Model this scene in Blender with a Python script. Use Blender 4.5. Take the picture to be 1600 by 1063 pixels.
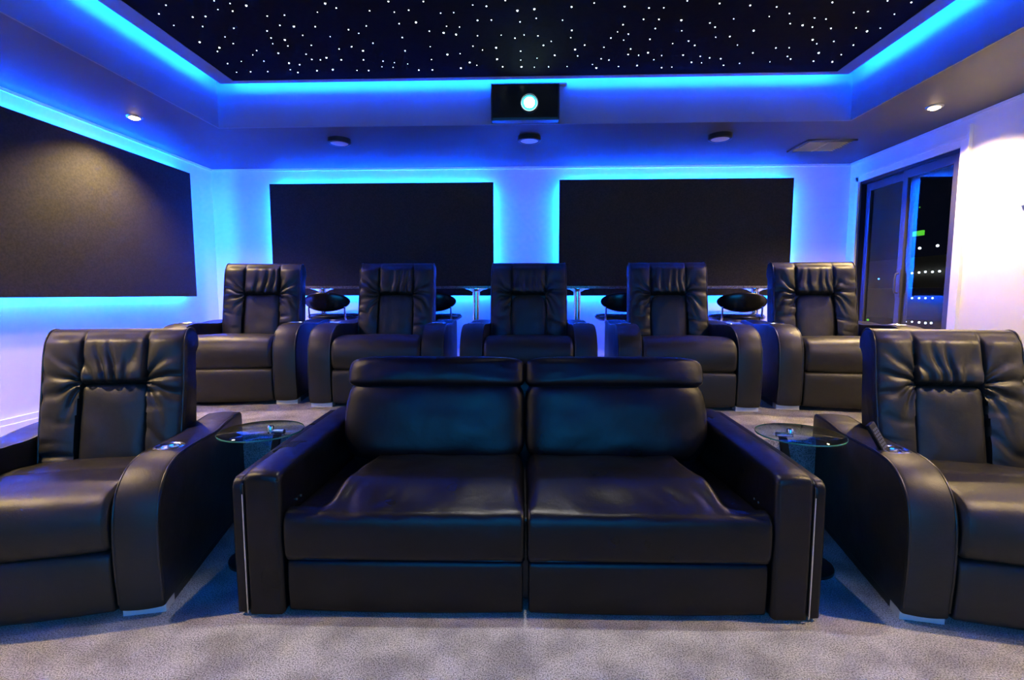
import bpy, bmesh, math, random
import numpy as np
from mathutils import Vector, Matrix, noise

for o in list(bpy.data.objects):
    bpy.data.objects.remove(o)
S = bpy.context.scene
COL = S.collection
R = math.radians

# ------------------------------------------------------------------ camera
FPX, CAM_H = 783.0, 1.19
YAW = math.atan(28.0 / FPX)
PITCH = math.atan(71.5 / FPX * math.cos(YAW))
cam_data = bpy.data.cameras.new('camera')
cam_data.sensor_width = 36.0
cam_data.lens = 36.0 * FPX / 1600.0
cam_data.clip_start = 0.02
cam = bpy.data.objects.new('camera', cam_data)
COL.objects.link(cam)
cam.location = (0, 0, CAM_H)
cam.rotation_euler = (R(90) - PITCH, 0, YAW)
S.camera = cam

# ------------------------------------------------------------------ world, exposure
w = bpy.data.worlds.new('world')
S.world = w
w.use_nodes = True
w.node_tree.nodes['Background'].inputs[0].default_value = (0.002, 0.003, 0.008, 1)
w.node_tree.nodes['Background'].inputs[1].default_value = 1.0
S.view_settings.view_transform = 'Standard'
S.view_settings.look = 'None'
S.view_settings.gamma = 1
S.view_settings.use_curve_mapping = False
S.view_settings.exposure = 0.0
S.cycles.use_denoising = True
S.cycles.max_bounces = 8
S.cycles.diffuse_bounces = 5
S.cycles.glossy_bounces = 4
S.cycles.transparent_max_bounces = 8
S.cycles.sample_clamp_indirect = 0.0
S.cycles.caustics_reflective = False
S.cycles.caustics_refractive = False

# light levels
LED_COL = (0.002, 0.062, 1.0)
LED_PANEL = 800.0        # strips behind the wall panels
LED_COVE = 1000.0         # strips round the star ceiling
SPOT_W = 200.0           # warm soffit downlights
CENTRE_W = 150.0         # downlight in the ceiling over the sofa
SCREEN_L = 7.0         # the lit projection screen on the front wall
WARM = (1.0, 0.70, 0.33)

# room dimensions
XL, XR, YB, YF = -3.483, 3.346, 5.5, -2.6
ZS, ZC = 2.547, 2.985            # soffit underside, tray ceiling
TX0, TX1, TY0, TY1 = -2.56, 2.515, -1.4, 4.165
PZ, PY0, PX0, PX1 = 0.42, 2.66, -2.56, 2.62   # platform
SZ = 0.25                        # side step height

# ------------------------------------------------------------------ materials
def nodes_of(name):
    m = bpy.data.materials.new(name)
    m.use_nodes = True
    nt = m.node_tree
    return m, nt, nt.nodes['Principled BSDF']

def plain(name, col, rough=0.5, metal=0.0, spec=0.5):
    m, nt, b = nodes_of(name)
    b.inputs['Base Color'].default_value = (*col, 1)
    b.inputs['Roughness'].default_value = rough
    b.inputs['Metallic'].default_value = metal
    b.inputs['Specular IOR Level'].default_value = spec
    return m

def noisy(name, c1, c2, scale, rough=0.5, bump=0.0, bscale=None, bdist=0.002, spec=0.5, detail=3, metal=0.0, cscale2=None):
    m, nt, b = nodes_of(name)
    N, L = nt.nodes, nt.links
    tc = N.new('ShaderNodeTexCoord')
    no = N.new('ShaderNodeTexNoise'); no.inputs['Scale'].default_value = scale; no.inputs['Detail'].default_value = detail
    L.new(tc.outputs['Object'], no.inputs['Vector'])
    cr = N.new('ShaderNodeValToRGB')
    cr.color_ramp.elements[0].position = 0.35; cr.color_ramp.elements[0].color = (*c1, 1)
    cr.color_ramp.elements[1].position = 0.65; cr.color_ramp.elements[1].color = (*c2, 1)
    L.new(no.outputs['Fac'], cr.inputs['Fac'])
    L.new(cr.outputs['Color'], b.inputs['Base Color'])
    b.inputs['Roughness'].default_value = rough
    b.inputs['Metallic'].default_value = metal
    b.inputs['Specular IOR Level'].default_value = spec
    if bump:
        n2 = N.new('ShaderNodeTexNoise'); n2.inputs['Scale'].default_value = bscale or scale
        n2.inputs['Detail'].default_value = 4
        L.new(tc.outputs['Object'], n2.inputs['Vector'])
        bp = N.new('ShaderNodeBump'); bp.inputs['Strength'].default_value = bump; bp.inputs['Distance'].default_value = bdist
        L.new(n2.outputs['Fac'], bp.inputs['Height'])
        L.new(bp.outputs['Normal'], b.inputs['Normal'])
    return m

def emit(name, col, strength):
    m = bpy.data.materials.new(name); m.use_nodes = True
    nt = m.node_tree
    nt.nodes.remove(nt.nodes['Principled BSDF'])
    e = nt.nodes.new('ShaderNodeEmission')
    e.inputs[0].default_value = (*col, 1); e.inputs[1].default_value = strength
    nt.links.new(e.outputs[0], nt.nodes['Material Output'].inputs[0])
    return m

def leather_mat(name, c, rough, spec):
    m, nt, b = nodes_of(name)
    N, L = nt.nodes, nt.links
    b.inputs['Base Color'].default_value = (*c, 1)
    b.inputs['Specular IOR Level'].default_value = spec
    tc = N.new('ShaderNodeTexCoord')
    v = N.new('ShaderNodeTexVoronoi'); v.inputs['Scale'].default_value = 420
    n = N.new('ShaderNodeTexNoise'); n.inputs['Scale'].default_value = 14; n.inputs['Detail'].default_value = 3
    n3 = N.new('ShaderNodeTexNoise'); n3.inputs['Scale'].default_value = 5; n3.inputs['Detail'].default_value = 2
    for q in (v, n, n3): L.new(tc.outputs['Object'], q.inputs['Vector'])
    b1 = N.new('ShaderNodeBump'); b1.inputs['Strength'].default_value = 0.25; b1.inputs['Distance'].default_value = 0.0012
    b2 = N.new('ShaderNodeBump'); b2.inputs['Strength'].default_value = 0.35; b2.inputs['Distance'].default_value = 0.006
    L.new(v.outputs['Distance'], b1.inputs['Height']); L.new(n.outputs['Fac'], b2.inputs['Height'])
    L.new(b2.outputs['Normal'], b1.inputs['Normal']); L.new(b1.outputs['Normal'], b.inputs['Normal'])
    mr = N.new('ShaderNodeMapRange'); mr.inputs['From Min'].default_value = 0.3; mr.inputs['From Max'].default_value = 0.7
    mr.inputs['To Min'].default_value = rough - 0.05; mr.inputs['To Max'].default_value = rough + 0.06
    L.new(n3.outputs['Fac'], mr.inputs['Value']); L.new(mr.outputs['Result'], b.inputs['Roughness'])
    return m

def carpet_mat():
    m, nt, b = nodes_of('carpet')
    N, L = nt.nodes, nt.links
    tc = N.new('ShaderNodeTexCoord')
    big = N.new('ShaderNodeTexNoise'); big.inputs['Scale'].default_value = 5.5; big.inputs['Detail'].default_value = 3
    fine = N.new('ShaderNodeTexNoise'); fine.inputs['Scale'].default_value = 210; fine.inputs['Detail'].default_value = 3
    for q in (big, fine): L.new(tc.outputs['Object'], q.inputs['Vector'])
    c1 = N.new('ShaderNodeValToRGB')
    c1.color_ramp.elements[0].position = 0.36; c1.color_ramp.elements[0].color = (0.43, 0.42, 0.43, 1)
    c1.color_ramp.elements[1].position = 0.62; c1.color_ramp.elements[1].color = (0.70, 0.69, 0.70, 1)
    c2 = N.new('ShaderNodeValToRGB')
    c2.color_ramp.elements[0].position = 0.36; c2.color_ramp.elements[0].color = (0.33, 0.33, 0.33, 1)
    c2.color_ramp.elements[1].position = 0.6; c2.color_ramp.elements[1].color = (1, 1, 1, 1)
    L.new(big.outputs['Fac'], c1.inputs['Fac']); L.new(fine.outputs['Fac'], c2.inputs['Fac'])
    mx = N.new('ShaderNodeMix'); mx.data_type = 'RGBA'; mx.blend_type = 'MULTIPLY'; mx.inputs[0].default_value = 1
    L.new(c1.outputs['Color'], mx.inputs[6]); L.new(c2.outputs['Color'], mx.inputs[7])
    L.new(mx.outputs[2], b.inputs['Base Color'])
    b.inputs['Roughness'].default_value = 0.95; b.inputs['Specular IOR Level'].default_value = 0.1
    bp = N.new('ShaderNodeBump'); bp.inputs['Strength'].default_value = 0.9; bp.inputs['Distance'].default_value = 0.012
    L.new(fine.outputs['Fac'], bp.inputs['Height']); L.new(bp.outputs['Normal'], b.inputs['Normal'])
    return m

def glass_mat(name, tint, ior=1.5):
    m = bpy.data.materials.new(name); m.use_nodes = True
    nt = m.node_tree; N, L = nt.nodes, nt.links
    N.remove(N['Principled BSDF'])
    tr = N.new('ShaderNodeBsdfTransparent'); tr.inputs[0].default_value = (*tint, 1)
    gl = N.new('ShaderNodeBsdfGlossy'); gl.inputs['Roughness'].default_value = 0.02
    fr = N.new('ShaderNodeFresnel'); fr.inputs['IOR'].default_value = ior
    mx = N.new('ShaderNodeMixShader')
    ge = N.new('ShaderNodeNewGeometry'); inv = N.new('ShaderNodeMath'); inv.operation = 'SUBTRACT'; inv.inputs[0].default_value = 1.0
    mu = N.new('ShaderNodeMath'); mu.operation = 'MULTIPLY'
    L.new(ge.outputs['Backfacing'], inv.inputs[1]); L.new(inv.outputs[0], mu.inputs[0]); L.new(fr.outputs[0], mu.inputs[1])
    L.new(mu.outputs[0], mx.inputs[0]); L.new(tr.outputs[0], mx.inputs[1]); L.new(gl.outputs[0], mx.inputs[2])
    L.new(mx.outputs[0], N['Material Output'].inputs[0])
    return m

M = {}
M['leather'] = leather_mat('black_leather', (0.014, 0.0135, 0.012), 0.44, 0.42)
M['sofa_leather'] = leather_mat('sofa_leather', (0.003, 0.003, 0.0045), 0.32, 0.33)
M['piping'] = plain('piping_leather', (0.01, 0.01, 0.011), 0.35)
M['chrome'] = plain('chrome', (0.9, 0.9, 0.92), 0.2, 1.0)
M['silver'] = plain('silver_trim', (0.75, 0.75, 0.78), 0.3, 1.0)
M['plate'] = plain('satin_metal', (0.72, 0.72, 0.74), 0.5, 0.3)
M['carpet'] = carpet_mat()
M['wall'] = noisy('wall_paint', (0.76, 0.75, 0.74), (0.80, 0.79, 0.78), 2.0, 0.75, 0.15, 120, 0.001, 0.3)
M['skirting'] = plain('white_gloss_paint', (0.8, 0.8, 0.8), 0.4)
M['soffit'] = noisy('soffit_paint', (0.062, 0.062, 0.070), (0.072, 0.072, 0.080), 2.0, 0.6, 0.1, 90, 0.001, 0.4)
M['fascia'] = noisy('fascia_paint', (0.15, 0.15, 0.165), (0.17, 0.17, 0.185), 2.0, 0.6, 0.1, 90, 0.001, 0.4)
M['panel'] = noisy('acoustic_fabric', (0.017, 0.016, 0.0145), (0.028, 0.026, 0.022), 70, 0.85, 0.4, 300, 0.002, 0.3)
M['starcloth'] = noisy('star_cloth', (0.0025, 0.0025, 0.004), (0.004, 0.004, 0.006), 30, 0.9, 0, spec=0.1)
M['border'] = plain('border_paint', (0.24, 0.24, 0.27), 0.6)
M['led_panel'] = emit('blue_led_panel', LED_COL, LED_PANEL)
M['led_cove'] = emit('blue_led_cove', LED_COL, LED_COVE)
M['star'] = emit('star_light', (0.78, 0.92, 1.0), 9.0)
M['warmlens'] = emit('warm_lens', WARM, 60.0)
M['projlens'] = emit('projector_lens', (0.55, 0.95, 1.0), 60.0)
M['screen'] = emit('lit_screen', (0.01, 0.27, 0.75), SCREEN_L)
M['black'] = plain('black_plastic', (0.012, 0.012, 0.013), 0.35)
M['darkmetal'] = plain('dark_metal', (0.03, 0.03, 0.032), 0.3, 0.8)
M['blackgloss'] = plain('black_gloss', (0.008, 0.008, 0.009), 0.22)
M['stone'] = noisy('black_speckled_stone', (0.004, 0.004, 0.005), (0.22, 0.22, 0.23), 260, 0.15, 0, detail=1)
M['whitelens'] = plain('opal_lens', (0.75, 0.72, 0.78), 0.4)
M['frame'] = plain('grey_aluminium', (0.075, 0.075, 0.085), 0.4, 0.4)
M['paneglass'] = glass_mat('door_glass', (0.75, 0.78, 0.8), 1.6)
M['tableglass'] = glass_mat('table_glass', (0.82, 0.93, 0.88), 1.5)
M['glassedge'] = plain('green_glass_edge', (0.05, 0.22, 0.14), 0.1)
M['vent'] = plain('vent_cream', (0.75, 0.66, 0.55), 0.5)
M['night'] = plain('night_facade', (0.02, 0.02, 0.022), 0.8)
M['facade_pale'] = plain('facade_pale', (0.10, 0.09, 0.07), 0.8)
M['lampw'] = emit('distant_white', (0.85, 0.93, 1.0), 7.0)
M['lampg'] = emit('distant_green', (0.15, 0.9, 0.05), 1.2)
M['lampb'] = emit('distant_blue', (0.1, 0.4, 1.0), 5.0)
M['lampr'] = emit('distant_red', (1.0, 0.08, 0.03), 2.0)
M['button'] = plain('remote_button', (0.10, 0.11, 0.14), 0.4)

# ------------------------------------------------------------------ helpers
def link(name, me, mat, parent=None, smooth=None, loc=None, rot=None):
    o = bpy.data.objects.new(name, me)
    COL.objects.link(o)
    if mat is not None and len(me.materials) == 0:
        me.materials.append(mat)
    if smooth is not None:
        me.polygons.foreach_set('use_smooth', [True] * len(me.polygons))
        me.set_sharp_from_angle(angle=R(smooth))
    if parent: o.parent = parent
    if loc: o.location = loc
    if rot: o.rotation_euler = rot
    return o

def obj(name, bm, mat, parent=None, smooth=None, **k):
    bmesh.ops.recalc_face_normals(bm, faces=bm.faces)
    me = bpy.data.meshes.new(name)
    bm.to_mesh(me); bm.free()
    return link(name, me, mat, parent, smooth, **k)

def thing(name, label, cat, loc=(0, 0, 0), rz=0.0, group=None):
    o = bpy.data.objects.new(name, None)
    o.empty_display_size = 0.1
    COL.objects.link(o)
    o.location = loc; o.rotation_euler = (0, 0, rz)
    return tag(o, label, cat, group)

def tag(o, label, cat, group=None):
    o['label'] = label; o['category'] = cat
    if group: o['group'] = group
    return o

def struct(name, bm, mat, smooth=None, label=None):
    o = obj(name, bm, mat, None, smooth)
    o['kind'] = 'structure'
    if label: o['label'] = label
    return o

def bx(bm, x0, x1, y0, y1, z0, z1, bevel=0.0, seg=2):
    vs = [bm.verts.new(p) for p in [(x0,y0,z0),(x1,y0,z0),(x1,y1,z0),(x0,y1,z0),(x0,y0,z1),(x1,y0,z1),(x1,y1,z1),(x0,y1,z1)]]
    fs = [bm.faces.new([vs[i] for i in f]) for f in [(3,2,1,0),(4,5,6,7),(0,1,5,4),(1,2,6,5),(2,3,7,6),(3,0,4,7)]]
    if bevel:
        es = list({e for f in fs for e in f.edges})
        bmesh.ops.bevel(bm, geom=es, offset=bevel, segments=seg, affect='EDGES', profile=0.6)
    return bm

def box(*a, **k):
    return bx(bmesh.new(), *a, **k)

def tube(bm, pts, r, n=10, closed=False, r_list=None):
    pts = [Vector(p) for p in pts]; rings = []
    m = len(pts)
    up = Vector((0.13, 0.21, 0.97)).normalized()
    prev = None
    for i, p in enumerate(pts):
        a = pts[(i - 1) % m] if (closed or i > 0) else p
        b = pts[(i + 1) % m] if (closed or i < m - 1) else p
        t = (b - a).normalized()
        if prev is None:
            u = t.cross(up)
            if u.length < 0.05: u = t.cross(Vector((1, 0, 0)))
            u.normalize()
        else:
            u = (prev - t * prev.dot(t)).normalized()
        prev = u
        v = t.cross(u)
        rr = r_list[i] if r_list else r
        rings.append([bm.verts.new(p + (u * math.cos(2*math.pi*k/n) + v * math.sin(2*math.pi*k/n)) * rr) for k in range(n)])
    rng = range(m) if closed else range(m - 1)
    for i in rng:
        A, B = rings[i], rings[(i + 1) % m]
        for k in range(n):
            bm.faces.new([A[k], A[(k+1) % n], B[(k+1) % n], B[k]])
    if not closed:
        bm.faces.new(rings[0][::-1]); bm.faces.new(rings[-1])
    return bm

def lathe(bm, prof, n=32, c=(0, 0, 0), cap0=True, cap1=True):
    rings = []
    for r, z in prof:
        rings.append([bm.verts.new((c[0] + r*math.cos(2*math.pi*k/n), c[1] + r*math.sin(2*math.pi*k/n), c[2] + z)) for k in range(n)])
    for A, B in zip(rings, rings[1:]):
        for k in range(n):
            bm.faces.new([A[k], A[(k+1) % n], B[(k+1) % n], B[k]])
    if cap0: bm.faces.new(rings[0][::-1])
    if cap1: bm.faces.new(rings[-1])
    return bm

def resample(pts, n, closed=True, smooth=True):
    """Catmull-Rom through pts, resampled evenly to n points."""
    P = [np.array(p, float) for p in pts]
    m = len(P); dense = []
    rng = m if closed else m - 1
    for i in range(rng):
        if closed: a, b, c, d = P[(i-1) % m], P[i], P[(i+1) % m], P[(i+2) % m]
        else: a, b, c, d = P[max(i-1, 0)], P[i], P[i+1], P[min(i+2, m-1)]
        for t in np.linspace(0, 1, 12, endpoint=False):
            if smooth:
                dense.append(0.5*((2*b) + (-a+c)*t + (2*a-5*b+4*c-d)*t*t + (-a+3*b-3*c+d)*t**3))
            else:
                dense.append(b + (c - b)*t)
    dense.append(P[0] if closed else P[-1])
    D = np.array(dense)
    seg = np.r_[0, np.cumsum(np.linalg.norm(np.diff(D, axis=0), axis=1))]
    t = np.linspace(0, seg[-1], n, endpoint=not closed)
    return np.stack([np.interp(t, seg, D[:, 0]), np.interp(t, seg, D[:, 1])], 1)

def sweep(prof, w, ns, er, off=None, xoff=0.0, n=90, xfun=None, smooth=True):
    """Sweep a closed (y,z) side profile across x; er rounds the side edges; off(s, y, z) displaces along the normal."""
    Q = resample(prof, n, True, smooth)
    T = np.roll(Q, -1, 0) - np.roll(Q, 1, 0)
    T /= np.linalg.norm(T, axis=1)[:, None] + 1e-9
    area = 0.5*np.sum(Q[:, 0]*np.roll(Q[:, 1], -1) - np.roll(Q[:, 0], -1)*Q[:, 1])
    Nn = np.stack([T[:, 1], -T[:, 0]], 1) * (1 if area > 0 else -1)
    e = er/(w/2)
    k = max(3, 6)
    edge = 1 - e*(1 - np.sin(np.linspace(0, math.pi/2, k)))      # from 1-e to 1
    inner = np.linspace(-(1-e), 1-e, ns)
    ss = np.r_[-edge[1:][::-1], inner, edge[1:]]
    bm = bmesh.new(); rings = []
    for s in ss:
        q = max(0.0, (abs(s) - (1-e))/e)
        inset = er*(1 - math.sqrt(max(0.0, 1 - q*q)))
        ring = []
        for (y, z), (ny, nz) in zip(Q, Nn):
            d = -inset
            if off is not None: d += off(s, y, z, ny, nz)
            x = xoff + s*w/2
            if xfun: x = xfun(x, s, y, z)
            ring.append(bm.verts.new((x, y + ny*d, z + nz*d)))
        rings.append(ring)
    m = len(Q)
    for A, B in zip(rings, rings[1:]):
        for k in range(m):
            bm.faces.new([A[k], A[(k+1) % m], B[(k+1) % m], B[k]])
    bm.faces.new(rings[0][::-1]); bm.faces.new(rings[-1])
    return bm

def pillow(a, b, t, p=4.0, q=2.4, n=28, tb=None, bump=None):
    """Closed cushion in the x-z plane, bulging to -y by t and +y by tb."""
    tb = t if tb is None else tb
    bm = bmesh.new(); U = np.sin(np.linspace(-1, 1, n)*math.pi/2)
    def pos(u, v, side):
        r = max(abs(u), abs(v))
        if r < 1e-6: X = Z = 0.0
        else:
            k = r/((abs(u)**p + abs(v)**p)**(1/p)); X, Z = u*k, v*k
        h = max(0.0, 1 - r**q)**(1/q)
        y = -t*h if side == 0 else tb*h
        if bump and side == 0: y -= bump(X, Z)*h
        return (X*a, y, Z*b)
    F = [[bm.verts.new(pos(u, v, 0)) for v in U] for u in U]
    B = [[F[i][j] if i in (0, n-1) or j in (0, n-1) else bm.verts.new(pos(U[i], U[j], 1)) for j in range(n)] for i in range(n)]
    for i in range(n-1):
        for j in range(n-1):
            bm.faces.new([F[i][j], F[i+1][j], F[i+1][j+1], F[i][j+1]])
            try: bm.faces.new([B[i][j+1], B[i+1][j+1], B[i+1][j], B[i][j]])
            except ValueError: pass
    return bm

def xform(bm, loc=(0, 0, 0), rx=0.0, rz=0.0, ry=0.0):
    bm.transform(Matrix.Translation(loc) @ Matrix.Rotation(rz, 4, 'Z') @ Matrix.Rotation(ry, 4, 'Y') @ Matrix.Rotation(rx, 4, 'X'))
    return bm

def dup(root, loc, rz, label, group=None, name=None):
    r = root.copy(); COL.objects.link(r); r.location = loc; r.rotation_euler = (0, 0, rz)
    r['label'] = label
    if group: r['group'] = group
    for ch in list(root.children):
        c = ch.copy(); COL.objects.link(c); c.parent = r
        for g in list(ch.children):
            d = g.copy(); COL.objects.link(d); d.parent = c
    return r

def sm(x, a, b):
    t = min(1.0, max(0.0, (x - a)/(b - a)))
    return t*t*(3 - 2*t)

def nz_(x, y, z=0.0):
    return noise.noise(Vector((x, y, z)))

def onplane(px, py, z):
    d = cam_ray(px, py); t = (z - CAM_H)/d.z
    return Vector((0, 0, CAM_H)) + d*t

CM = Matrix.Rotation(YAW, 3, 'Z') @ Matrix.Rotation(R(90) - PITCH, 3, 'X')
def cam_ray(px, py):
    return CM @ Vector(((px - 800)/FPX, -(py - 531.5)/FPX, -1.0))

# ------------------------------------------------------------------ room
bm = bmesh.new()
bx(bm, XL - 0.1, XR + 0.1, YF - 0.1, YB + 0.1, -0.12, 0.0)
struct('floor', bm, M['carpet'], label='grey plush carpet')
# carpeted riser that carries the rear row, with lower side steps
bm = bmesh.new(); bx(bm, PX0, PX1, PY0, YB, 0.0, PZ, bevel=0.012)
struct('floor_platform', bm, M['carpet'], label='raised carpeted platform of the rear row')
bm = bmesh.new(); bx(bm, XL, PX0, PY0, YB, 0.0, SZ, bevel=0.01)
struct('floor_step_left', bm, M['carpet'], label='carpeted step by the left wall')
bm = bmesh.new(); bx(bm, PX1, XR, PY0, YB, 0.0, SZ, bevel=0.01)
struct('floor_step_right', bm, M['carpet'], label='carpeted step by the right wall')

struct('wall_left', box(XL - 0.1, XL, YF - 0.1, YB + 0.1, 0, 3.1), M['wall'])
struct('wall_back', box(XL - 0.1, XR + 0.1, YB, YB + 0.1, 0, 3.1), M['wall'])
struct('wall_front', box(XL - 0.1, XR + 0.1, YF - 0.1, YF, 0, 3.1), M['panel'])
DY0, DY1, DZ0, DZ1 = 4.12, 5.33, SZ, 2.325        # sliding door opening in the right wall
bm = bmesh.new()
bx(bm, XR, XR + 0.1, YF - 0.1, DY0, 0, 3.1)
bx(bm, XR, XR + 0.1, DY1, YB + 0.1, 0, 3.1)
bx(bm, XR, XR + 0.1, DY0, DY1, DZ1, 3.1)
bx(bm, XR, XR + 0.1, DY0, DY1, 0, DZ0)
struct('wall_right', bm, M['wall'])
struct('ceiling', box(XL - 0.1, XR + 0.1, YF - 0.1, YB + 0.1, ZC, 3.1), M['wall'])
# dropped soffit ring
bm = bmesh.new()
bx(bm, XL, TX0, YF, YB, ZS, ZC); bx(bm, TX1, XR, YF, YB, ZS, ZC)
bx(bm, TX0, TX1, TY1, YB, ZS, ZC); bx(bm, TX0, TX1, YF, TY0, ZS, ZC)
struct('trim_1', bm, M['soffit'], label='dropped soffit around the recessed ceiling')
# painted fascia boards lining the recess
bm = bmesh.new(); f_ = 0.012
bx(bm, TX0 - 0.001, TX0 + f_, TY0, TY1, ZS - 0.001, ZC); bx(bm, TX1 - f_, TX1 + 0.001, TY0, TY1, ZS - 0.001, ZC)
bx(bm, TX0, TX1, TY1 - f_, TY1 + 0.001, ZS - 0.001, ZC); bx(bm, TX0, TX1, TY0 - 0.001, TY0 + f_, ZS - 0.001, ZC)
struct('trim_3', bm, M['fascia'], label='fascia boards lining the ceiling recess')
# crown bead where the soffit meets the walls
bm = bmesh.new()
bx(bm, XL, XL + 0.014, YF, YB, ZS - 0.022, ZS); bx(bm, XR - 0.014, XR, YF, YB, ZS - 0.022, ZS)
bx(bm, XL, XR, YB - 0.014, YB, ZS - 0.022, ZS)
struct('trim_2', bm, M['skirting'], label='thin white bead along the top of the walls')
def skirting(name, x0, x1, y0, y1, z0):
    b = box(x0, x1, y0, y1, z0, z0 + 0.12, bevel=0.004)
    struct(name, b, M['skirting'])
bm = bmesh.new()
bx(bm, XL, XL + 0.018, PY0, YB, SZ, SZ + 0.115, bevel=0.003); bx(bm, XL, XL + 0.026, PY0, YB, SZ, SZ + 0.075, bevel=0.003)
bx(bm, XL, XL + 0.018, YF, PY0, 0, 0.115, bevel=0.003)
struct('baseboard_left', bm, M['skirting'])
bm = bmesh.new()
bx(bm, XR - 0.018, XR, PY0, DY0 - 0.09, SZ, SZ + 0.115, bevel=0.003)
bx(bm, XR - 0.018, XR, YF, PY0, 0, 0.115, bevel=0.003)
struct('baseboard_right', bm, M['skirting'])
bm = bmesh.new()
bx(bm, PX0, PX1, YB - 0.018, YB, PZ, PZ + 0.115, bevel=0.003)
struct('baseboard_back', bm, M['skirting'])

# ------------------------------------------------------------------ sliding glass door
door = bpy.data.objects.new('door_1', None); COL.objects.link(door)
door.location = (XR, (DY0 + DY1)/2, DZ0); door['kind'] = 'structure'; door['label'] = 'dark glass sliding door with grey frames'
dl = door.location
def dpart(name, b, mat, par=None, smooth=None):
    b.transform(Matrix.Translation(-dl)); return obj(name, b, mat, par or door, smooth)
c = bmesh.new()                                         # white casing
bx(c, XR - 0.022, XR, DY0 - 0.075, DY0, DZ0, DZ1 + 0.075, bevel=0.004)
bx(c, XR - 0.030, XR, DY0 - 0.085, DY0 - 0.06, DZ0, DZ1 + 0.15, bevel=0.004)
bx(c, XR - 0.022, XR, DY0, DY1 + 0.04, DZ1, DZ1 + 0.06, bevel=0.004)
bx(c, XR - 0.030, XR, DY0 - 0.06, DY1 + 0.04, DZ1 + 0.052, DZ1 + 0.075, bevel=0.004)
bx(c, XR - 0.022, XR, DY1, DY1 + 0.04, DZ0, DZ1 + 0.06, bevel=0.004)
dpart('door_casing', c, M['skirting'])
c = bmesh.new()                                         # outer frame
bx(c, XR, XR + 0.09, DY0, DY0 + 0.025, DZ0, DZ1); bx(c, XR, XR + 0.09, DY1 - 0.025, DY1, DZ0, DZ1)
bx(c, XR, XR + 0.09, DY0, DY1, DZ1 - 0.03, DZ1); bx(c, XR, XR + 0.09, DY0, DY1, DZ0, DZ0 + 0.03)
dpart('outer_frame', c, M['darkmetal'])
DM = 4.72
def leaf(y0, y1, x, hy):
    f = bmesh.new(); z0, z1, st = DZ0 + 0.03, DZ1 - 0.03, 0.062
    bx(f, x, x + 0.035, y0, y0 + st, z0, z1, bevel=0.004); bx(f, x, x + 0.035, y1 - st, y1, z0, z1, bevel=0.004)
    bx(f, x + 0.001, x + 0.034, y0, y1, z1 - 0.075, z1, bevel=0.004); bx(f, x + 0.001, x + 0.034, y0, y1, z0, z0 + 0.11, bevel=0.004)
    fo = dpart('sliding_leaf', f, M['frame'])
    g = box(x + 0.014, x + 0.020, y0 + st - 0.005, y1 - st + 0.005, z0 + 0.10, z1 - 0.07)
    dpart('glass_pane', g, M['paneglass'], fo)
    h = bmesh.new(); hz = 1.29
    bx(h, x - 0.006, x, hy - 0.028, hy + 0.028, hz - 0.13, hz + 0.13, bevel=0.002)
    tube(h, [(x, hy, hz - 0.09), (x - 0.03, hy, hz - 0.085), (x - 0.035, hy, hz - 0.06), (x - 0.035, hy, hz + 0.06), (x - 0.03, hy, hz + 0.085), (x, hy, hz + 0.09)], 0.008)
    dpart('handle', h, M['frame'], fo, 40)
leaf(DM - 0.03, DY1 - 0.025, XR + 0.048, DM + 0.0)
leaf(DY0 + 0.025, DM + 0.03, XR + 0.008, DM - 0.002)

# a dark neighbouring building with night lights, seen through the door
NX = 12.0
nb = thing('neighbouring_building', 'dark building far outside the glass door with small lights along it', 'building', (NX, 15, 0))
def at_nx(px, py, x=NX - 0.05):
    d = cam_ray(px, py); t = x/d.x
    return Vector((0, 0, CAM_H)) + d*t
bmn = box(0, 3, -9, 9, -6, 0.2); obj('facade', bmn, M['night'], nb)
bmn = box(-0.4, 0, -6, 6, 1.38, 2.3)
obj('balcony_band', bmn, M['facade_pale'], nb)
lamps = [(1425,427,'lampw',.05),(1436,426,'lampw',.05),(1446,425,'lampw',.05),(1457,425,'lampw',.05),(1468,424,'lampw',.05),
         (1425,466,'lampw',.045),(1436,466,'lampw',.045),(1446,466,'lampw',.045),(1457,466,'lampw',.045),
         (1415,503,'lampw',.04),(1425,503,'lampw',.04),(1436,504,'lampw',.05),(1446,505,'lampw',.05),(1455,505,'lampw',.05),
         (1424,342,'lampb',.05),(1437,388,'lampw',.06),(1465,384,'lampw',.06),(1437,324,'lampg',.03),
         (1421,421,'lampr',.03),(1355,437,'lampb',.05),(1373,436,'lampb',.045),(1356,500,'lampg',.06)]
for px, py, mk, r_ in lamps:
    r_ *= 0.62
    p = at_nx(px, py, NX - 0.5) - Vector((NX, 15, 0))
    b = lathe(bmesh.new(), [(0.001, -r_), (r_*0.7, -r_*0.7), (r_, 0), (r_*0.7, r_*0.7), (0.001, r_)], 10)
    o = obj('lamp', b, M[mk], nb, 60, loc=tuple(p))
p = at_nx(1434, 365, NX - 0.5) - Vector((NX, 15, 0))
obj('green_sign', box(-0.03, 0.03, -0.22, 0.22, -0.07, 0.07), M['lampg'], nb, loc=tuple(p))

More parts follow.
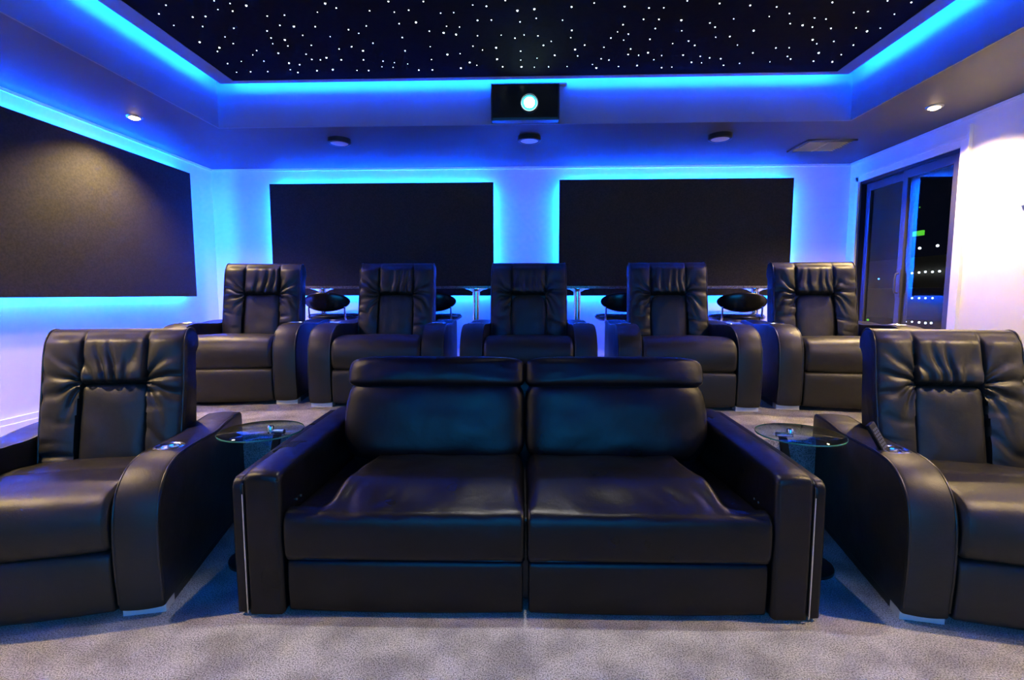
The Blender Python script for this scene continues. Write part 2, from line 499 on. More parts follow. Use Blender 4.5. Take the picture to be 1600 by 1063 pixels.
# ------------------------------------------------------------------ star ceiling panel
SPZ = 2.872
sp = thing('star_ceiling_panel', 'black ceiling panel dotted with tiny white fibre optic stars', 'ceiling panel', (0, 0, SPZ))
SX0, SX1, SY0, SY1 = -2.345, 2.315, -1.15, 4.04
obj('star_cloth', box(SX0, SX1, SY0, SY1, -0.004, 0.012), M['starcloth'], sp)
bm = bmesh.new()
BX0, BX1, BY0, BY1 = -2.475, 2.425, -1.27, 4.085
bx(bm, BX0, SX0, BY0, BY1, -0.008, 0.012); bx(bm, SX1, BX1, BY0, BY1, -0.008, 0.012)
bx(bm, SX0, SX1, SY1, BY1, -0.008, 0.012); bx(bm, SX0, SX1, BY0, SY0, -0.008, 0.012)
obj('border_frame', bm, M['border'], sp)
obj('hanging_core', box(SX0 + 0.25, SX1 - 0.25, SY0 + 0.25, SY1 - 0.25, 0.012, ZC - SPZ), M['wall'], sp)
g = 0.04
for (a, b_, c_, d_) in [(BX0 + g, BX0 + g + 0.015, BY0 + g, BY1 - g), (BX1 - g - 0.015, BX1 - g, BY0 + g, BY1 - g),
                        (BX0 + g, BX1 - g, BY1 - g - 0.015, BY1 - g), (BX0 + g, BX1 - g, BY0 + g, BY0 + g + 0.015)]:
    obj('led_strip', box(a, b_, c_, d_, 0.055, 0.065), M['led_cove'], sp)
st1 = "765,25 733,65 802,118 948,77 889,80 935,123 988,5 1005,45 1061,17 1073,52 1136,27 1078,131 1038,171 1076,202 921,195 1012,221 1003,238 1184,234 1166,254 1113,284 1050,294 1217,283 1091,334 1156,332 1235,331 1233,75 1312,71 1291,118 1232,144 1250,176 1258,203 1314,185 1328,213 1284,246 1356,123 1396,164 1436,210 1412,251 1438,275 1454,124 1464,57 1500,17 1551,38 1523,170 1564,227 1506,267 1478,277 1333,292 1339,322 1374,335 1462,327 1535,322 1575,277 1382,299"
st2 = "227,8 140,51 254,57 321,48 388,8 468,62 528,59 616,24 679,30 766,3 822,50 900,43 638,95 702,93 834,102 909,86 1030,94 1072,33 1176,15 1316,31 1429,38 1497,37 1404,90 1475,90 1578,94 277,110 354,104 125,121 43,138 90,155 495,122 555,126 416,145 482,152 539,160 638,166 747,163 811,177 853,162 917,166 1073,141 1068,175 978,192 1309,115 1284,148 1334,158 1253,176 1312,186 1458,133 1433,182 291,174 156,200 57,216 110,235 420,216 617,214 724,221 661,232 942,210 1132,209 1221,219 1344,227 1333,252 1088,229 1538,202 304,235 499,252 558,249 837,237 913,269 994,256 1100,259 1208,272 1244,278 1381,256 1424,244 1487,257 1586,255 8,277 112,277 202,283 255,290 197,309 249,312 316,296 426,276 602,289 635,302 728,274 837,278 561,315 754,309 841,309 900,311 966,309 1051,308 1168,298 1186,314 1288,308 1374,303 1451,276 1487,313 1534,310 82,326 136,326 367,324 430,323 1580,143"
st3 = "41,5 190,17 331,26 453,33 710,12 965,5 1074,12 512,63 419,77 255,88 145,107 169,126 516,110 573,117 628,84 681,89 704,132 618,126 809,59 874,54 996,67 820,130 870,145 931,131 347,142 237,169 172,173 47,190 75,210 272,209 449,222 511,221 619,184 638,203 717,192 807,209 343,245 503,261 517,273 647,245 751,253 101,261 144,268 195,272 60,288 107,291 208,302 282,293 422,286 623,283 710,286 22,255"
rs = random.Random(4)
stars = []
for txt, ox in ((st1, 0), (st2, 530), (st3, 1060)):
    for tok in txt.split():
        a, b_ = tok.split(',')
        p = onplane(ox + float(a)/2.952, float(b_)/2.952, SPZ - 0.006)
        if SX0 + 0.01 < p.x < SX1 - 0.01 and p.y < SY1 - 0.012: stars.append((p.x, p.y, rs.choice((0.0028, 0.0032, 0.0036, 0.0042, 0.0055))))
for _ in range(170):                                    # the rest of the ceiling, over the seats and the camera
    stars.append((rs.uniform(SX0 + .05, SX1 - .05), rs.uniform(-1.0, 2.75), rs.uniform(0.003, 0.005)))
stars.sort(key=lambda s: (0 if s[1] > 2.8 else 1, s[1]))
def dome(bm, x, y, r):
    lathe(bm, [(r, 0.0), (r*0.8, -r*0.6), (r*0.3, -r*0.95)], 8, (x, y, -0.004))
for x, y, r_ in stars[:100]:
    b = bmesh.new(); lathe(b, [(r_, 0.0), (r_*0.8, -r_*0.6), (r_*0.3, -r_*0.95)], 8)
    obj('star_light', b, M['star'], sp, loc=(x, y, -0.004))
bm = bmesh.new()
for x, y, r_ in stars[100:]: dome(bm, x, y, r_)
o = obj('star_lights', bm, M['star'], sp); o['kind'] = 'stuff'
# flush downlight in the ceiling panel above the sofa
cl = thing('ceiling_downlight', 'round recessed downlight in the star ceiling above the sofa', 'ceiling light', (0.0, 1.97, SPZ - 0.004))
obj('trim_ring', lathe(bmesh.new(), [(0.035, -0.001), (0.037, -0.008), (0.055, -0.006), (0.058, 0)], 32, cap0=False, cap1=False), M['silver'], cl, 40)
obj('lens', lathe(bmesh.new(), [(0.037, 0.0), (0.036, -0.003)], 32), emit('neutral_lens', (1, 0.86, 0.7), 30), cl)
ld = bpy.data.lights.new('lamp', 'SPOT'); ld.energy = CENTRE_W; ld.color = (1, 0.95, 0.93); ld.spot_size = R(78); ld.spot_blend = 0.5; ld.shadow_soft_size = 0.03
lo = bpy.data.objects.new('lamp', ld); COL.objects.link(lo); lo.parent = cl; lo.location = (0, 0, -0.035); lo.rotation_euler = (R(-26), 0, 0)

# ------------------------------------------------------------------ wall panels with LED backlight
def wall_panel(name, label, origin, rz, w, h, th=0.03, gap=0.062, ins=0.05):
    """Local x along the wall, y towards the wall (wall surface at y=0 from -gap), z up."""
    t = thing(name, label, 'wall panel', origin, rz, 'backlit acoustic wall panels')
    obj('fabric_panel', box(0, w, -gap - th, -gap, 0, h, bevel=0.004), M['panel'], t)
    c_ = bmesh.new()
    bx(c_, 0.12, w - 0.12, -gap, 0, 0.12, 0.17); bx(c_, 0.12, w - 0.12, -gap, 0, h - 0.17, h - 0.12)
    obj('wall_bracket', c_, M['black'], t)
    L_ = 0.010; y0, y1 = -gap*0.8, -gap*0.8 + 0.012
    for a in [(ins, w - ins, y0, y1, h - ins - L_, h - ins), (ins, w - ins, y0, y1, ins, ins + L_),
              (ins, ins + L_, y0, y1, ins, h - ins), (w - ins - L_, w - ins, y0, y1, ins, h - ins)]:
        obj('led_strip', box(*a), M['led_panel'], t)
    return t
wall_panel('wall_panel', 'black backlit panel on the back wall, left of the projector', (-2.80, YB, 1.175), 0, 2.41, 1.195)
wall_panel('wall_panel', 'black backlit panel on the back wall beside the glass door', (0.305, YB, 1.175), 0, 2.42, 1.215)
wall_panel('wall_panel', 'black backlit panel on the left wall under a warm downlight', (XL, 2.45, 1.168), R(90), 2.56, 1.225)

# ------------------------------------------------------------------ soffit lights, vent, projector
def downlight(x, y, label, watts=SPOT_W, tilt=0.0):
    t = thing('downlight', label, 'ceiling light', (x, y, ZS), 0, 'warm downlights in the soffit')
    obj('trim_ring', lathe(bmesh.new(), [(0.036, -0.002), (0.038, -0.010), (0.052, -0.008), (0.056, 0)], 28, cap0=False, cap1=False), M['silver'], t, 40)
    obj('lens', lathe(bmesh.new(), [(0.038, 0.0), (0.036, -0.012), (0.02, -0.02), (0.002, -0.022)], 28), M['warmlens'], t, 60)
    l = bpy.data.lights.new('lamp', 'SPOT'); l.energy = watts; l.color = WARM
    l.spot_size = R(132); l.spot_blend = 0.7; l.shadow_soft_size = 0.03
    q = bpy.data.objects.new('lamp', l); COL.objects.link(q); q.parent = t; q.location = (0, 0, -0.04); q.rotation_euler = (R(-tilt*0.4), R(-tilt) if x > 0 else R(tilt), 0)
    return t
downlight(-3.04, 3.88, 'glowing warm downlight in the soffit by the left wall panel')
downlight(2.93, 3.885, 'glowing warm downlight in the soffit near the glass door', SPOT_W*1.4)
downlight(-2.9, 1.55, 'warm downlight in the left soffit in front of the front left recliner', 300)
downlight(2.8, 1.55, 'warm downlight in the right soffit in front of the front right recliner', 300)

def puck(x, y, label):
    t = thing('surface_light', label, 'ceiling light', (x, y, ZS), 0, 'round black surface lights on the rear soffit')
    obj('housing', lathe(bmesh.new(), [(0.098, 0), (0.098, -0.036), (0.092, -0.040), (0.078, -0.040), (0.076, -0.034)], 36, cap1=False), M['black'], t, 40)
    obj('lens', lathe(bmesh.new(), [(0.077, -0.030), (0.075, -0.037), (0.05, -0.041)], 36), M['whitelens'], t, 40)
puck(-1.68, 4.49, 'round black ceiling light above the second recliner from the left')
puck(-0.01, 4.48, 'round black ceiling light directly below the projector')
puck(1.62, 4.485, 'round black ceiling light nearest the ceiling vent')

v = thing('ceiling_vent', 'square slatted air vent in the soffit near the glass door', 'vent', (2.655, 4.825, ZS))
bm = bmesh.new(); W_, D_ = 0.215, 0.185
bx(bm, -W_, W_, -D_, -D_ + 0.035, -0.014, 0, bevel=0.003); bx(bm, -W_, W_, D_ - 0.035, D_, -0.014, 0, bevel=0.003)
bx(bm, -W_, -W_ + 0.035, -D_, D_, -0.014, 0, bevel=0.003); bx(bm, W_ - 0.035, W_, -D_, D_, -0.014, 0, bevel=0.003)
obj('vent_frame', bm, M['soffit'], v)
bm = bmesh.new()
for k in range(9):
    y = -D_ + 0.05 + k*(2*D_ - 0.1)/8
    b = box(-W_ + 0.03, W_ - 0.03, -0.014, 0.014, -0.002, 0.0); xform(b, (0, y, -0.008), rx=R(35))
    me = bpy.data.meshes.new('t'); b.to_mesh(me); b.free(); bm.from_mesh(me); bpy.data.meshes.remove(me)
bx(bm, -0.006, 0.006, -D_ + 0.03, D_ - 0.03, -0.013, -0.003)
o = obj('slats', bm, M['vent'], v)

pj = thing('projector', 'black projector in the rear ceiling fascia with a glowing lens', 'projector', (-0.035, TY1, 2.70))
obj('case', box(-0.275, 0.26, -0.10, 0.0, -0.150, 0.125, bevel=0.008), M['black'], pj)
obj('front_bezel', box(-0.262, 0.248, -0.106, -0.098, -0.138, 0.113, bevel=0.003), M['blackgloss'], pj)
def front_lathe(prof, n=32):
    b = lathe(bmesh.new(), prof, n); xform(b, rx=R(90)); return b
obj('lens_ring', xform(front_lathe([(0.074, 0), (0.074, 0.022), (0.066, 0.028), (0.059, 0.022), (0.059, 0.0)]), (0.025, -0.104, -0.028)), M['black'], pj, 40)
obj('lens', xform(front_lathe([(0.044, 0.0), (0.043, 0.02), (0.03, 0.03), (0.002, 0.034)]), (0.025, -0.104, -0.028)), M['projlens'], pj, 60)
obj('halo_ring', xform(front_lathe([(0.058, 0.0), (0.057, 0.012), (0.044, 0.02)]), (0.025, -0.106, -0.028)), emit('lens_halo', (0.05, 0.75, 1.0), 2.5), pj, 60)  # emissive cyan ring added to imitate the halo of light round the lens
obj('top_shelf', box(-0.28, 0.32, -0.05, 0.0, 0.135, 0.150), M['border'], pj)

# projection screen on the front wall, behind the camera
scn = thing('projection_screen', 'large projection screen glowing blue on the front wall', 'screen', (0, YF, 0.55))
obj('screen_frame', box(-1.75, 1.75, 0.0, 0.04, 0, 1.8, bevel=0.004), M['black'], scn)
obj('screen_surface', box(-1.68, 1.68, 0.04, 0.045, 0.07, 1.73), M['screen'], scn)

# thermostat on the right wall
th = thing('thermostat', 'small white box on the right wall at the picture edge', 'thermostat', (XR, 3.56, 1.84))
obj('thermostat_body', box(-0.022, 0, -0.07, 0.05, -0.05, 0.05, bevel=0.004), M['skirting'], th)
obj('dial', box(-0.026, -0.022, -0.04, 0.02, -0.02, 0.025, bevel=0.001), M['skirting'], th)

# ------------------------------------------------------------------ recliner
AW = 0.155; HW = 0.46                       # arm width, half total width
def arm_profile():
    return [(0.015, 0.034), (0.006, 0.12), (0.0, 0.22), (0.002, 0.32), (0.012, 0.40), (0.04, 0.465), (0.09, 0.515),
            (0.16, 0.546), (0.25, 0.556), (0.36, 0.553), (0.50, 0.545), (0.62, 0.540), (0.75, 0.550), (0.88, 0.552), (0.955, 0.548),
            (0.975, 0.53), (0.98, 0.45), (0.98, 0.25), (0.978, 0.05), (0.972, 0.034), (0.7, 0.034), (0.35, 0.034), (0.05, 0.034)]
CUPY = 0.30
def make_arm(side, parent):
    x = side*(HW - AW/2)
    def off(s, y, z, ny, nz):
        d = 0.007*(1 - s*s)*(1 if (ny < -0.3 or nz > 0.3) else 0)
        for zs in (0.375,):                              # horizontal seam on the front
            if ny < -0.5: d -= 0.005*math.exp(-((z - zs)/0.006)**2)
        if nz > 0.5: d -= 0.005*math.exp(-((y - 0.44)/0.006)**2)   # seam across the top
        if nz > 0.5: d -= 0.006*math.exp(-((y - 0.73)/0.008)**2)
        return d
    b = sweep(arm_profile(), AW, 14, 0.012, off, x, n=150)
    kill = [f for f in b.faces if f.normal.length >= 0 and f.calc_center_median().z > 0.5 and len(f.verts) == 4 and
            (f.calc_center_median().x - x)**2 + (f.calc_center_median().y - CUPY)**2 < 0.040**2]
    bmesh.ops.delete(b, geom=kill, context='FACES')
    a = obj('armrest', b, M['leather'], parent, 50)
    # piping along both edges of the pad
    Q = resample(arm_profile(), 110, True)
    Q = [q for q in Q if q[1] > 0.036 and q[0] < 0.97]
    Q = sorted(Q, key=lambda q: (math.atan2(q[1] - 0.2, 0.6 - q[0]) ))
    for sx in (-1, 1):
        pp = bmesh.new()
        tube(pp, [(x + sx*(AW/2 - 0.006), q[0], q[1] - 0.001) for q in Q if q[1] > 0.04], 0.0042, 6)
        obj('piping', pp, M['piping'], a, 60)
    c_ = lathe(bmesh.new(), [(0.058, -0.004), (0.057, 0.005), (0.050, 0.009), (0.043, 0.006), (0.040, -0.002), (0.040, -0.05), (0.030, -0.055)], 32, (x, CUPY, 0.556), cap0=False)
    obj('cup_holder', c_, M['chrome'], a, 50)
    obj('foot_plate', box(x - 0.072, x + 0.072, 0.03, 0.10, 0.0, 0.035, bevel=0.002), M['plate'], parent)
    obj('runner', box(x - 0.068, x + 0.068, 0.10, 0.95, 0.0, 0.036), M['black'], parent)
    return a

ZB, ZT = 0.40, 1.02
def back_front_y(z):                        # face of the backrest in side view
    return 0.60 + 0.20*((z - 0.40)/0.6)*0.85
BACK_PROF = [(0.615, 0.37), (0.625, 0.45), (0.645, 0.55), (0.668, 0.65), (0.690, 0.75), (0.706, 0.84), (0.722, 0.92), (0.742, 0.975),
             (0.775, 1.012), (0.820, 1.022), (0.862, 1.005), (0.885, 0.965), (0.882, 0.925), (0.862, 0.900), (0.846, 0.885), (0.838, 0.84),
             (0.825, 0.7), (0.805, 0.52), (0.79, 0.37), (0.70, 0.365)]
IN_S, IN_Z = 0.47, 0.775                    # inset pad half width (fraction) and top
def back_off(seed):
    def off(s, y, z, ny, nz):
        if ny > 0.2 or nz < -0.6: return 0.0
        f = sm(-ny, -0.1, 0.6)*(1 - 0.85*sm(z, 0.955, 1.0))
        a = abs(s)
        ins = IN_S - 0.03*sm(z, 0.6, IN_Z)
        col = (a - ins)/(1 - ins)            # 0..1 across side column
        top = sm(z, IN_Z - 0.012, IN_Z + 0.012)
        d = 0.0
        if col > 0:
            d += 0.026*math.sin(math.pi*min(1, col*0.94 + 0.10))**0.6
        # headrest between seams
        inside = max(0.0, 1 - (a/ins)**2)
        hz = max(0.0, (z - IN_Z)/(ZT - IN_Z))
        if col <= 0:
            d += top*(0.010 + 0.018*inside**0.35 + 0.012*math.exp(-((hz - 0.16)/0.16)**2))
            d += (1 - top)*(-0.030)
        # seam grooves
        d -= 0.016*top*math.exp(-((a - ins)/0.022)**2)
        if col <= 0 and top > 0.5: d -= 0.0
        # wrinkles: gathers in the headrest running up from the pad
        gx = s*8.5 + 1.6*nz_(s*2.2, z*5, seed) + 2.2*(z - IN_Z)*s
        wv = 0.5 + 0.5*math.sin(gx*math.pi*1.05 + 3*nz_(s*3, z*3, seed + 4))
        amp = top*(1 - sm(hz, 0.15, 0.95))*(0.35 + 0.9*abs(nz_(s*4, 1.3, seed + 9)) + 0.2)
        if col <= 0: d -= 0.021*amp*(wv**2.0)
        # gathers in the columns, fanning out from the pad's top corner
        if col > 0:
            ang = math.atan2(z - IN_Z, (col + 0.12)*0.16)
            near = math.exp(-((z - IN_Z - 0.01)/0.15)**2)*(1 - 0.45*col)
            fan = 0.5 + 0.5*math.sin(ang*10.5 + 4.5*nz_(s*3, z*5, seed + 2))
            d -= 0.017*near*fan**1.8
            low = 1 - sm(z, 0.5, 0.95)
            hw = 0.5 + 0.5*math.sin(z*70 + s*5 + 5*nz_(s*2, z*6, seed + 5))
            d -= 0.0095*(0.35 + low)*hw**2*(1 - 0.3*col)*max(0, 0.5 + nz_(s*1.5, z*9, seed + 7)*1.6)
        return d*f
    return off
def back_x(x, s, y, z):
    return x*(1 + 0.015*math.sin((z - 0.4)*4.5))
def make_back(parent, seed, round_pad=False):
    WB = 0.60
    b = sweep(BACK_PROF, WB, 110, 0.022, back_off(seed), 0, n=210, xfun=back_x)
    k = obj('backrest', b, M['leather'], parent, 60)
    # inset pad
    pw = WB/2*IN_S - 0.004; z0, z1 = 0.37, IN_Z - 0.006
    def pf(X, Z):
        return 0.006*nz_(X*2, Z*2.5, seed + 11) + (0.004*math.sin(X*16 + 4*Z) * sm(Z, 0.55, 1.0))
    p_ = pillow(pw, (z1 - z0)/2, 0.030, p=(5.0 if round_pad else 11.0), q=3.2, n=26, tb=0.01, bump=pf)
    bmesh.ops.transform(p_, matrix=Matrix.Translation((0, 0.668, (z0 + z1)/2)) @ Matrix.Rotation(R(-12.6), 4, 'X'), verts=p_.verts)
    obj('lumbar_pad', p_, M['leather'], k, 60)
    # piping on the side edges
    Q = [q for q in resample(BACK_PROF, 90, True)]
    i0 = min(range(len(Q)), key=lambda i: abs(Q[i][0] - 0.615) + abs(Q[i][1] - 0.39))
    run = [Q[(i0 + j) % len(Q)] for j in range(48)]
    for sx in (-1, 1):
        pp = bmesh.new()
        tube(pp, [(back_x(sx*(WB/2 - 0.010), sx, q[0], q[1]), q[0], q[1]) for q in run if q[1] > 0.38], 0.0045, 6)
        obj('piping', pp, M['piping'], k, 60)
    return k

SEAT_PROF = [(0.05, 0.262), (0.012, 0.268), (-0.006, 0.30), (-0.012, 0.35), (-0.006, 0.40), (0.018, 0.445), (0.065, 0.470), (0.14, 0.480), (0.25, 0.475),
             (0.335, 0.462), (0.37, 0.446), (0.40, 0.452), (0.50, 0.446), (0.60, 0.430), (0.66, 0.415), (0.67, 0.34), (0.66, 0.262), (0.4, 0.26)]
def make_recliner(label, loc, rz, group, seed, round_pad):
    t = thing('recliner', label, 'recliner', loc, rz, group)
    for sd in (-1, 1): make_arm(sd, t)
    IW = 2*(HW - AW) - 0.012
    def soff(s, y, z, ny, nz):
        d = 0.010*(1 - s*s) if (nz > 0.3 or ny < -0.3) else 0
        if nz > 0.3: d += 0.003*nz_(s*2.5, y*9, seed)
        d -= 0.004*math.exp(-((abs(s) - 0.965)/0.010)**2)*(1 if y < 0.33 else 0)
        return d
    obj('seat_cushion', sweep(SEAT_PROF, IW, 30, 0.022, soff, 0, n=110), M['leather'], t, 60)
    fp = [(0.05, 0.03), (0.012, 0.035), (0.002, 0.06), (-0.003, 0.12), (-0.004, 0.19), (0.0, 0.235), (0.012, 0.255), (0.05, 0.258), (0.06, 0.2), (0.06, 0.08)]
    obj('footrest', sweep(fp, IW, 20, 0.010, lambda s, y, z, ny, nz: 0.008*(1 - s*s) if ny < -0.3 else 0, 0, n=50), M['leather'], t, 60)
    b = box(-IW/2 + 0.01, IW/2 - 0.01, 0.065, 0.90, 0.02, 0.26, bevel=0.005)
    obj('base_frame', b, M['black'], t)
    make_back(t, seed, round_pad)
    return t

GR, GF = 'black leather recliners in the rear row', 'black leather recliners in the front row'
r0 = make_recliner('black leather recliner in the middle of the rear row, directly behind the sofa', (-0.01, 3.30, PZ), 0, GR, 3.1, True)
r2 = make_recliner('black leather recliner at the left end of the rear row', (-2.08, 3.33, PZ), R(8), GR, 21.4, False)
dup(r2, (-1.04, 3.32, PZ), R(3), 'black leather recliner second from left in the rear row')
dup(r0, (1.045, 3.285, PZ), R(-3), 'black leather recliner second from right in the rear row')
dup(r0, (2.10, 3.28, PZ), R(-8), 'black leather recliner at the right end of the rear row, before the glass door')
r1 = make_recliner('large black leather recliner at the front left, beside the left wall', (-1.797, 1.60, 0), R(13.8), GF, 7.7, False)
dup(r1, (1.800, 1.675, 0), R(-11.0), 'large black leather recliner at the front right with a remote in its cup holder')

# remote control in the cup holder of the right recliner
rc_pos = Vector((1.800, 1.675, 0)) + Matrix.Rotation(R(-11), 3, 'Z') @ Vector((-(HW - AW/2) - 0.012, CUPY + 0.0, 0.515))
rc = thing('remote_control', 'slim black remote leaning out of the right front cup holder', 'remote control', tuple(rc_pos))
rc.rotation_euler = (R(-14), R(-27), R(25))
obj('case', box(-0.018, 0.018, -0.009, 0.009, 0, 0.175, bevel=0.004), M['black'], rc)
for i in range(7):
    for j in range(3):
        obj('button', box(-0.012 + j*0.009, -0.006 + j*0.009, -0.0105, -0.009, 0.06 + i*0.014, 0.068 + i*0.014), M['button'], rc)

# ------------------------------------------------------------------ sofa
sofa = thing('sofa', 'two seat black leather sofa with raised headrests in the centre front', 'sofa', (-0.012, 1.731, 0), R(1.0))
HS = 1.07
def sofa_arm(sd):
    prof = [(0.0, 0.015), (-0.003, 0.2), (-0.003, 0.40), (0.0, 0.515), (0.006, 0.535), (0.025, 0.546), (0.3, 0.556), (0.7, 0.566), (0.95, 0.572), (0.98, 0.56), (0.99, 0.3), (0.98, 0.015), (0.5, 0.012)]
    x = sd*(HS - 0.048 - 0.068)
    def off(s, y, z, ny, nz):
        d = 0
        if nz > 0.5: d += 0.010*(1 - s*s) - 0.004*math.exp(-((y - 0.03)/0.005)**2) + 0.0015*math.sin(s*40)*math.exp(-((y - 0.045)/0.012)**2)
        if ny < -0.5: d -= 0.003*math.exp(-((abs(s) - 0.92)/0.03)**2)
        return d
    a = obj('armrest', sweep(prof, 0.136, 20, 0.018, off, x, n=170, smooth=False), M['sofa_leather'], sofa, 60)
    prof2 = [(0.012, 0.015), (0.008, 0.3), (0.012, 0.50), (0.03, 0.525), (0.3, 0.540), (0.7, 0.552), (0.96, 0.558), (0.985, 0.54), (0.99, 0.3), (0.985, 0.015), (0.5, 0.012)]
    obj('outer_panel', sweep(prof2, 0.044, 6, 0.012, None, sd*(HS - 0.022), n=130, smooth=False), M['sofa_leather'], a, 60)
    tr = bmesh.new(); xx = sd*(HS - 0.046)
    tube(tr, [(xx, 0.003, 0.018), (xx, 0.001, 0.25), (xx, 0.003, 0.47)], 0.0035, 8)
    o = obj('silver_piping', tr, M['silver'], a, 60); o['label'] = 'thin silver piping down the arm front'
    st = bmesh.new()
    tube(st, [(x + s_*0.066, 0.0, z) for s_, z in [(sd, 0.03), (sd, 0.51)]], 0.0022, 6)
    tube(st, [(x - 0.066, 0.003, 0.522), (x + 0.066, 0.003, 0.522)], 0.0025, 6)
    obj('stitching', st, M['piping'], a, 60)
    for k in range(2):
        bt = front_lathe([(0.005, 0), (0.005, 0.002)], 12)
        bt.transform(Matrix.Translation((x - sd*0.069, 0.13 + k*0.035, 0.40)) @ Matrix.Rotation(R(90), 4, 'Z'))
        obj('control_button', bt, M['silver'], a)
for sd in (-1, 1): sofa_arm(sd)
IX = HS - 0.184
def sofa_seat(sd):
    w_ = IX - 0.006; xc = sd*(0.004 + w_/2)
    prof = [(0.06, 0.222), (0.012, 0.226), (0.0, 0.25), (-0.004, 0.31), (0.0, 0.365), (0.010, 0.392), (0.03, 0.402), (0.07, 0.404), (0.15, 0.402), (0.25, 0.398), (0.36, 0.394), (0.46, 0.388),
            (0.54, 0.38), (0.60, 0.36), (0.60, 0.225)]
    def off(s, y, z, ny, nz):
        so = s*sd                                        # +1 at the outer side
        d = 0.0
        if nz > 0.4:
            edge = 1 - 0.12/ (w_/2) - 0.14*sm(y, 0.05, 0.5)*0.6
            lip = 1 - sm(y, 0.055, 0.10)
            domeo = 1 - sm(so, edge - 0.12, edge + 0.02)
            domei = sm(so, -1.0, -0.90)
            dy = sm(y, 0.0, 0.22)
            dome_ = 0.062*dy*(domeo**0.5 if domeo > 0 else 0)*domei**0.5
            d += dome_ - 0.028*(1 - lip)*(1 - domeo)
            wr = 0.5 + 0.5*math.sin(so*26 + y*20 + 4*nz_(so*3, y*8, 5 + sd))
            d -= 0.006*wr**2*math.exp(-((y - 0.10)/0.06)**2)*sm(so, -0.2, 0.5)*(1 - sm(so, 0.8, 0.95))
            d += 0.006*nz_(so*3, y*7, sd)*domeo
            d -= 0.003*math.exp(-((y - 0.012)/0.006)**2)
        if ny < -0.5:
            d += 0.006*(1 - s*s)
            d -= 0.004*math.exp(-((z - 0.384)/0.0035)**2)
        return d
    obj('seat_cushion', sweep(prof, w_, 64, 0.016, off, xc, n=150), M['sofa_leather'], sofa, 60)
    fp = [(0.06, 0.018), (0.02, 0.02), (0.014, 0.05), (0.010, 0.12), (0.012, 0.19), (0.022, 0.214), (0.06, 0.218), (0.08, 0.15), (0.08, 0.06)]
    obj('footrest', sweep(fp, w_ - 0.012, 24, 0.010, lambda s, y, z, ny, nz: 0.006*(1 - s*s) if ny < -0.3 else 0, sd*(0.004 + w_/2), n=60), M['sofa_leather'], sofa, 60)
    # back cushion
    hw = w_/2 - 0.001
    bc = pillow(hw + 0.004, 0.202, 0.09, p=6, q=3.2, n=48, tb=0.06, bump=lambda X, Z: 0.006*nz_(X*2 + sd, Z*2, 2))
    for v_ in bc.verts:
        if v_.co.x*sd > 0: v_.co.x *= 0.965 - 0.06*(v_.co.z/0.208)**2
    bc.transform(Matrix.Translation((xc, 0.66, 0.585)) @ Matrix.Rotation(R(-14), 4, 'X'))
    obj('back_cushion', bc, M['sofa_leather'], sofa, 80)
    # headrest roll
    hr = pillow(hw + 0.004, 0.078, 0.076, p=6.0, q=2.9, n=44, tb=0.07, bump=lambda X, Z: 0.003*nz_(X*5 + sd, Z*2, 8))
    for v_ in hr.verts:
        if v_.co.x*sd > 0: v_.co.x *= 1 - 0.07 - 0.05*max(0, v_.co.z/0.078)**2
    hr.transform(Matrix.Translation((xc, 0.685, 0.808)) @ Matrix.Rotation(R(-20), 4, 'X'))
    obj('headrest', hr, M['sofa_leather'], sofa, 80)
for sd in (-1, 1): sofa_seat(sd)
obj('base_frame', box(-IX, IX, 0.085, 0.93, 0.03, 0.35, bevel=0.01), M['black'], sofa)
obj('back_shell', xform(box(-IX + 0.01, IX - 0.01, 0.0, 0.16, 0, 0.50, bevel=0.03), (0, 0.74, 0.28), rx=R(-7)), M['sofa_leather'], sofa, 50)

# ------------------------------------------------------------------ glass side tables
def side_table(x, y, label, sd):
    t = thing('side_table', label, 'side table', (x, y, 0), 0, 'round glass side tables')
    zt = 0.585; r_ = 0.175
    g_ = obj('glass_top', lathe(bmesh.new(), [(r_ - 0.003, zt), (r_, zt + 0.002), (r_, zt + 0.006), (r_ - 0.003, zt + 0.008)], 64), M['tableglass'], t, 40)
    obj('glass_edge', lathe(bmesh.new(), [(r_ + 0.0002, zt + 0.001), (r_ + 0.0012, zt + 0.004), (r_ + 0.0002, zt + 0.007)], 64, cap0=False, cap1=False), M['glassedge'], g_, 40)
    px_, py_ = -0.045*sd, 0.05
    obj('base_disc', lathe(bmesh.new(), [(0.125, 0.0), (0.125, 0.012), (0.115, 0.018), (0.02, 0.020)], 48, (0.035*sd, 0, 0)), M['black'], t, 40)
    pp = bmesh.new()
    bx(pp, -0.018, 0.018, -0.010, 0.010, 0, 1)
    for v_ in pp.verts:
        k = v_.co.z
        v_.co.x = v_.co.x*(1.3 - 0.5*k) + (0.035*sd)*(1 - k) + px_*k
        v_.co.y = v_.co.y + py_*k
        v_.co.z = 0.015 + k*0.545
    obj('post', pp, M['darkmetal'], t)
    br = bmesh.new()
    tube(br, [(px_ - 0.03, py_, zt - 0.012), (px_ + 0.035, py_ - 0.005, zt - 0.012)], 0.011, 14)
    lathe(br, [(0.014, 0.0), (0.014, 0.03), (0.010, 0.036)], 20, (px_ + 0.03*sd, py_, zt - 0.02))
    obj('chrome_bracket', br, M['chrome'], t, 50)
side_table(-1.185, 2.13, 'round glass side table between the sofa and the front left recliner', -1)
side_table(1.165, 2.16, 'round glass side table between the sofa and the front right recliner', 1)

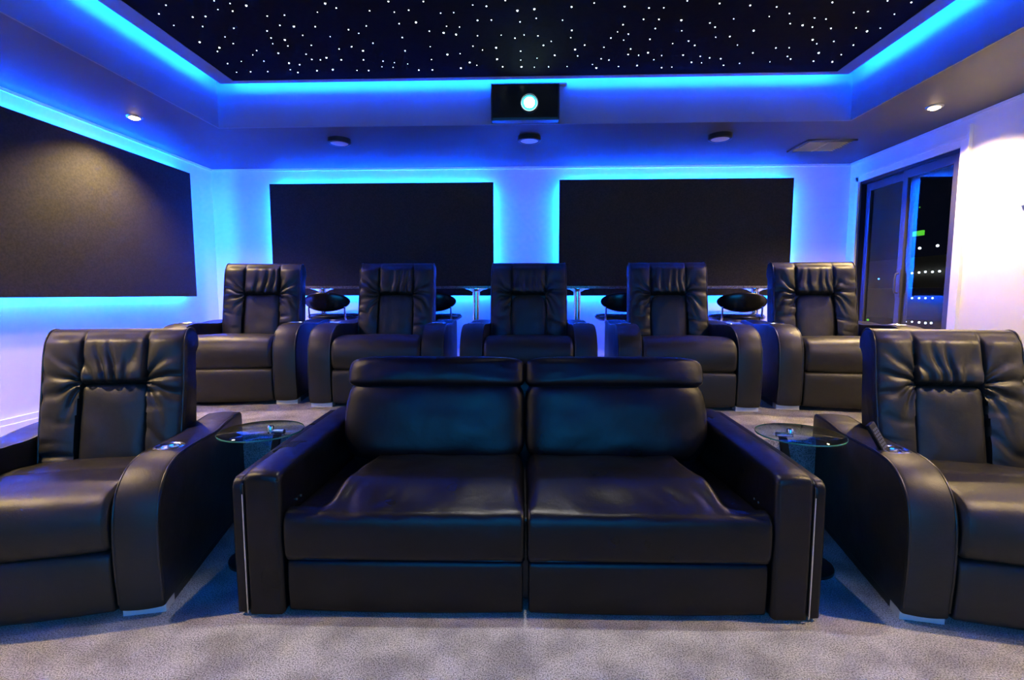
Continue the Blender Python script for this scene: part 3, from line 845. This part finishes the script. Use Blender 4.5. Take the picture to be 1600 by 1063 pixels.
# ------------------------------------------------------------------ bar counter and stools
bc = thing('bar_counter', 'long narrow black bar counter on chrome posts behind the rear recliners', 'bar counter', (0.03, 5.08, PZ))
CZ = 1.266 - PZ
obj('counter_top', box(-2.32, 2.46, -0.14, 0.14, CZ - 0.018, CZ + 0.006, bevel=0.003), M['stone'], bc)
for x in (-2.15, -0.575, 0.445, 2.2):
    pp = lathe(bmesh.new(), [(0.20, 0.0), (0.20, 0.01), (0.06, 0.022), (0.038, 0.04), (0.038, CZ - 0.05), (0.075, CZ - 0.03), (0.12, CZ - 0.022), (0.12, CZ - 0.018)], 40, (x, 0, 0))
    obj('post', pp, M['chrome'], bc, 50)

def make_stool(label, loc, rz):
    t = thing('bar_stool', label, 'bar stool', (loc[0], loc[1], loc[2]), rz, 'oval backed bar stools at the counter')
    st = lathe(bmesh.new(), [(0.10, 0.515), (0.20, 0.525), (0.24, 0.548), (0.248, 0.565), (0.232, 0.585), (0.15, 0.594), (0.02, 0.592)], 48)
    obj('seat', st, M['blackgloss'], t, 60)
    bk = pillow(0.212, 0.088, 0.018, p=2.0, q=2.4, n=24, tb=0.018)
    for v_ in bk.verts: v_.co.y += 1.1*v_.co.x**2          # curve round the sitter
    bk.transform(Matrix.Translation((0, -0.235, 0.70)) @ Matrix.Rotation(R(8), 4, 'X'))
    obj('backrest', bk, M['blackgloss'], t, 60)
    for sx in (-1, 1):
        rd = tube(bmesh.new(), [(sx*0.16, -0.06, 0.51), (sx*0.165, -0.16, 0.52), (sx*0.165, -0.20, 0.56), (sx*0.165, -0.205, 0.66)], 0.008, 10)
        obj('back_rod', rd, M['chrome'], t, 60)
    cp = lathe(bmesh.new(), [(0.20, 0.0), (0.20, 0.008), (0.05, 0.02), (0.028, 0.04), (0.028, 0.28), (0.018, 0.285), (0.018, 0.49), (0.06, 0.50)], 40)
    obj('stem', cp, M['chrome'], t, 50)
    return t
s0 = make_stool('oval backed black bar stool between the two leftmost rear recliners', (-1.845, 4.70, PZ), 0)
dup(s0, (-0.885, 4.70, PZ), R(2), 'oval backed black bar stool peeking out right of the second rear recliner')
dup(s0, (0.85, 4.70, PZ), R(-2), 'oval backed black bar stool peeking out left of the fourth rear recliner')
dup(s0, (1.90, 4.70, PZ), R(-8), 'oval backed black bar stool between the two rightmost rear recliners')
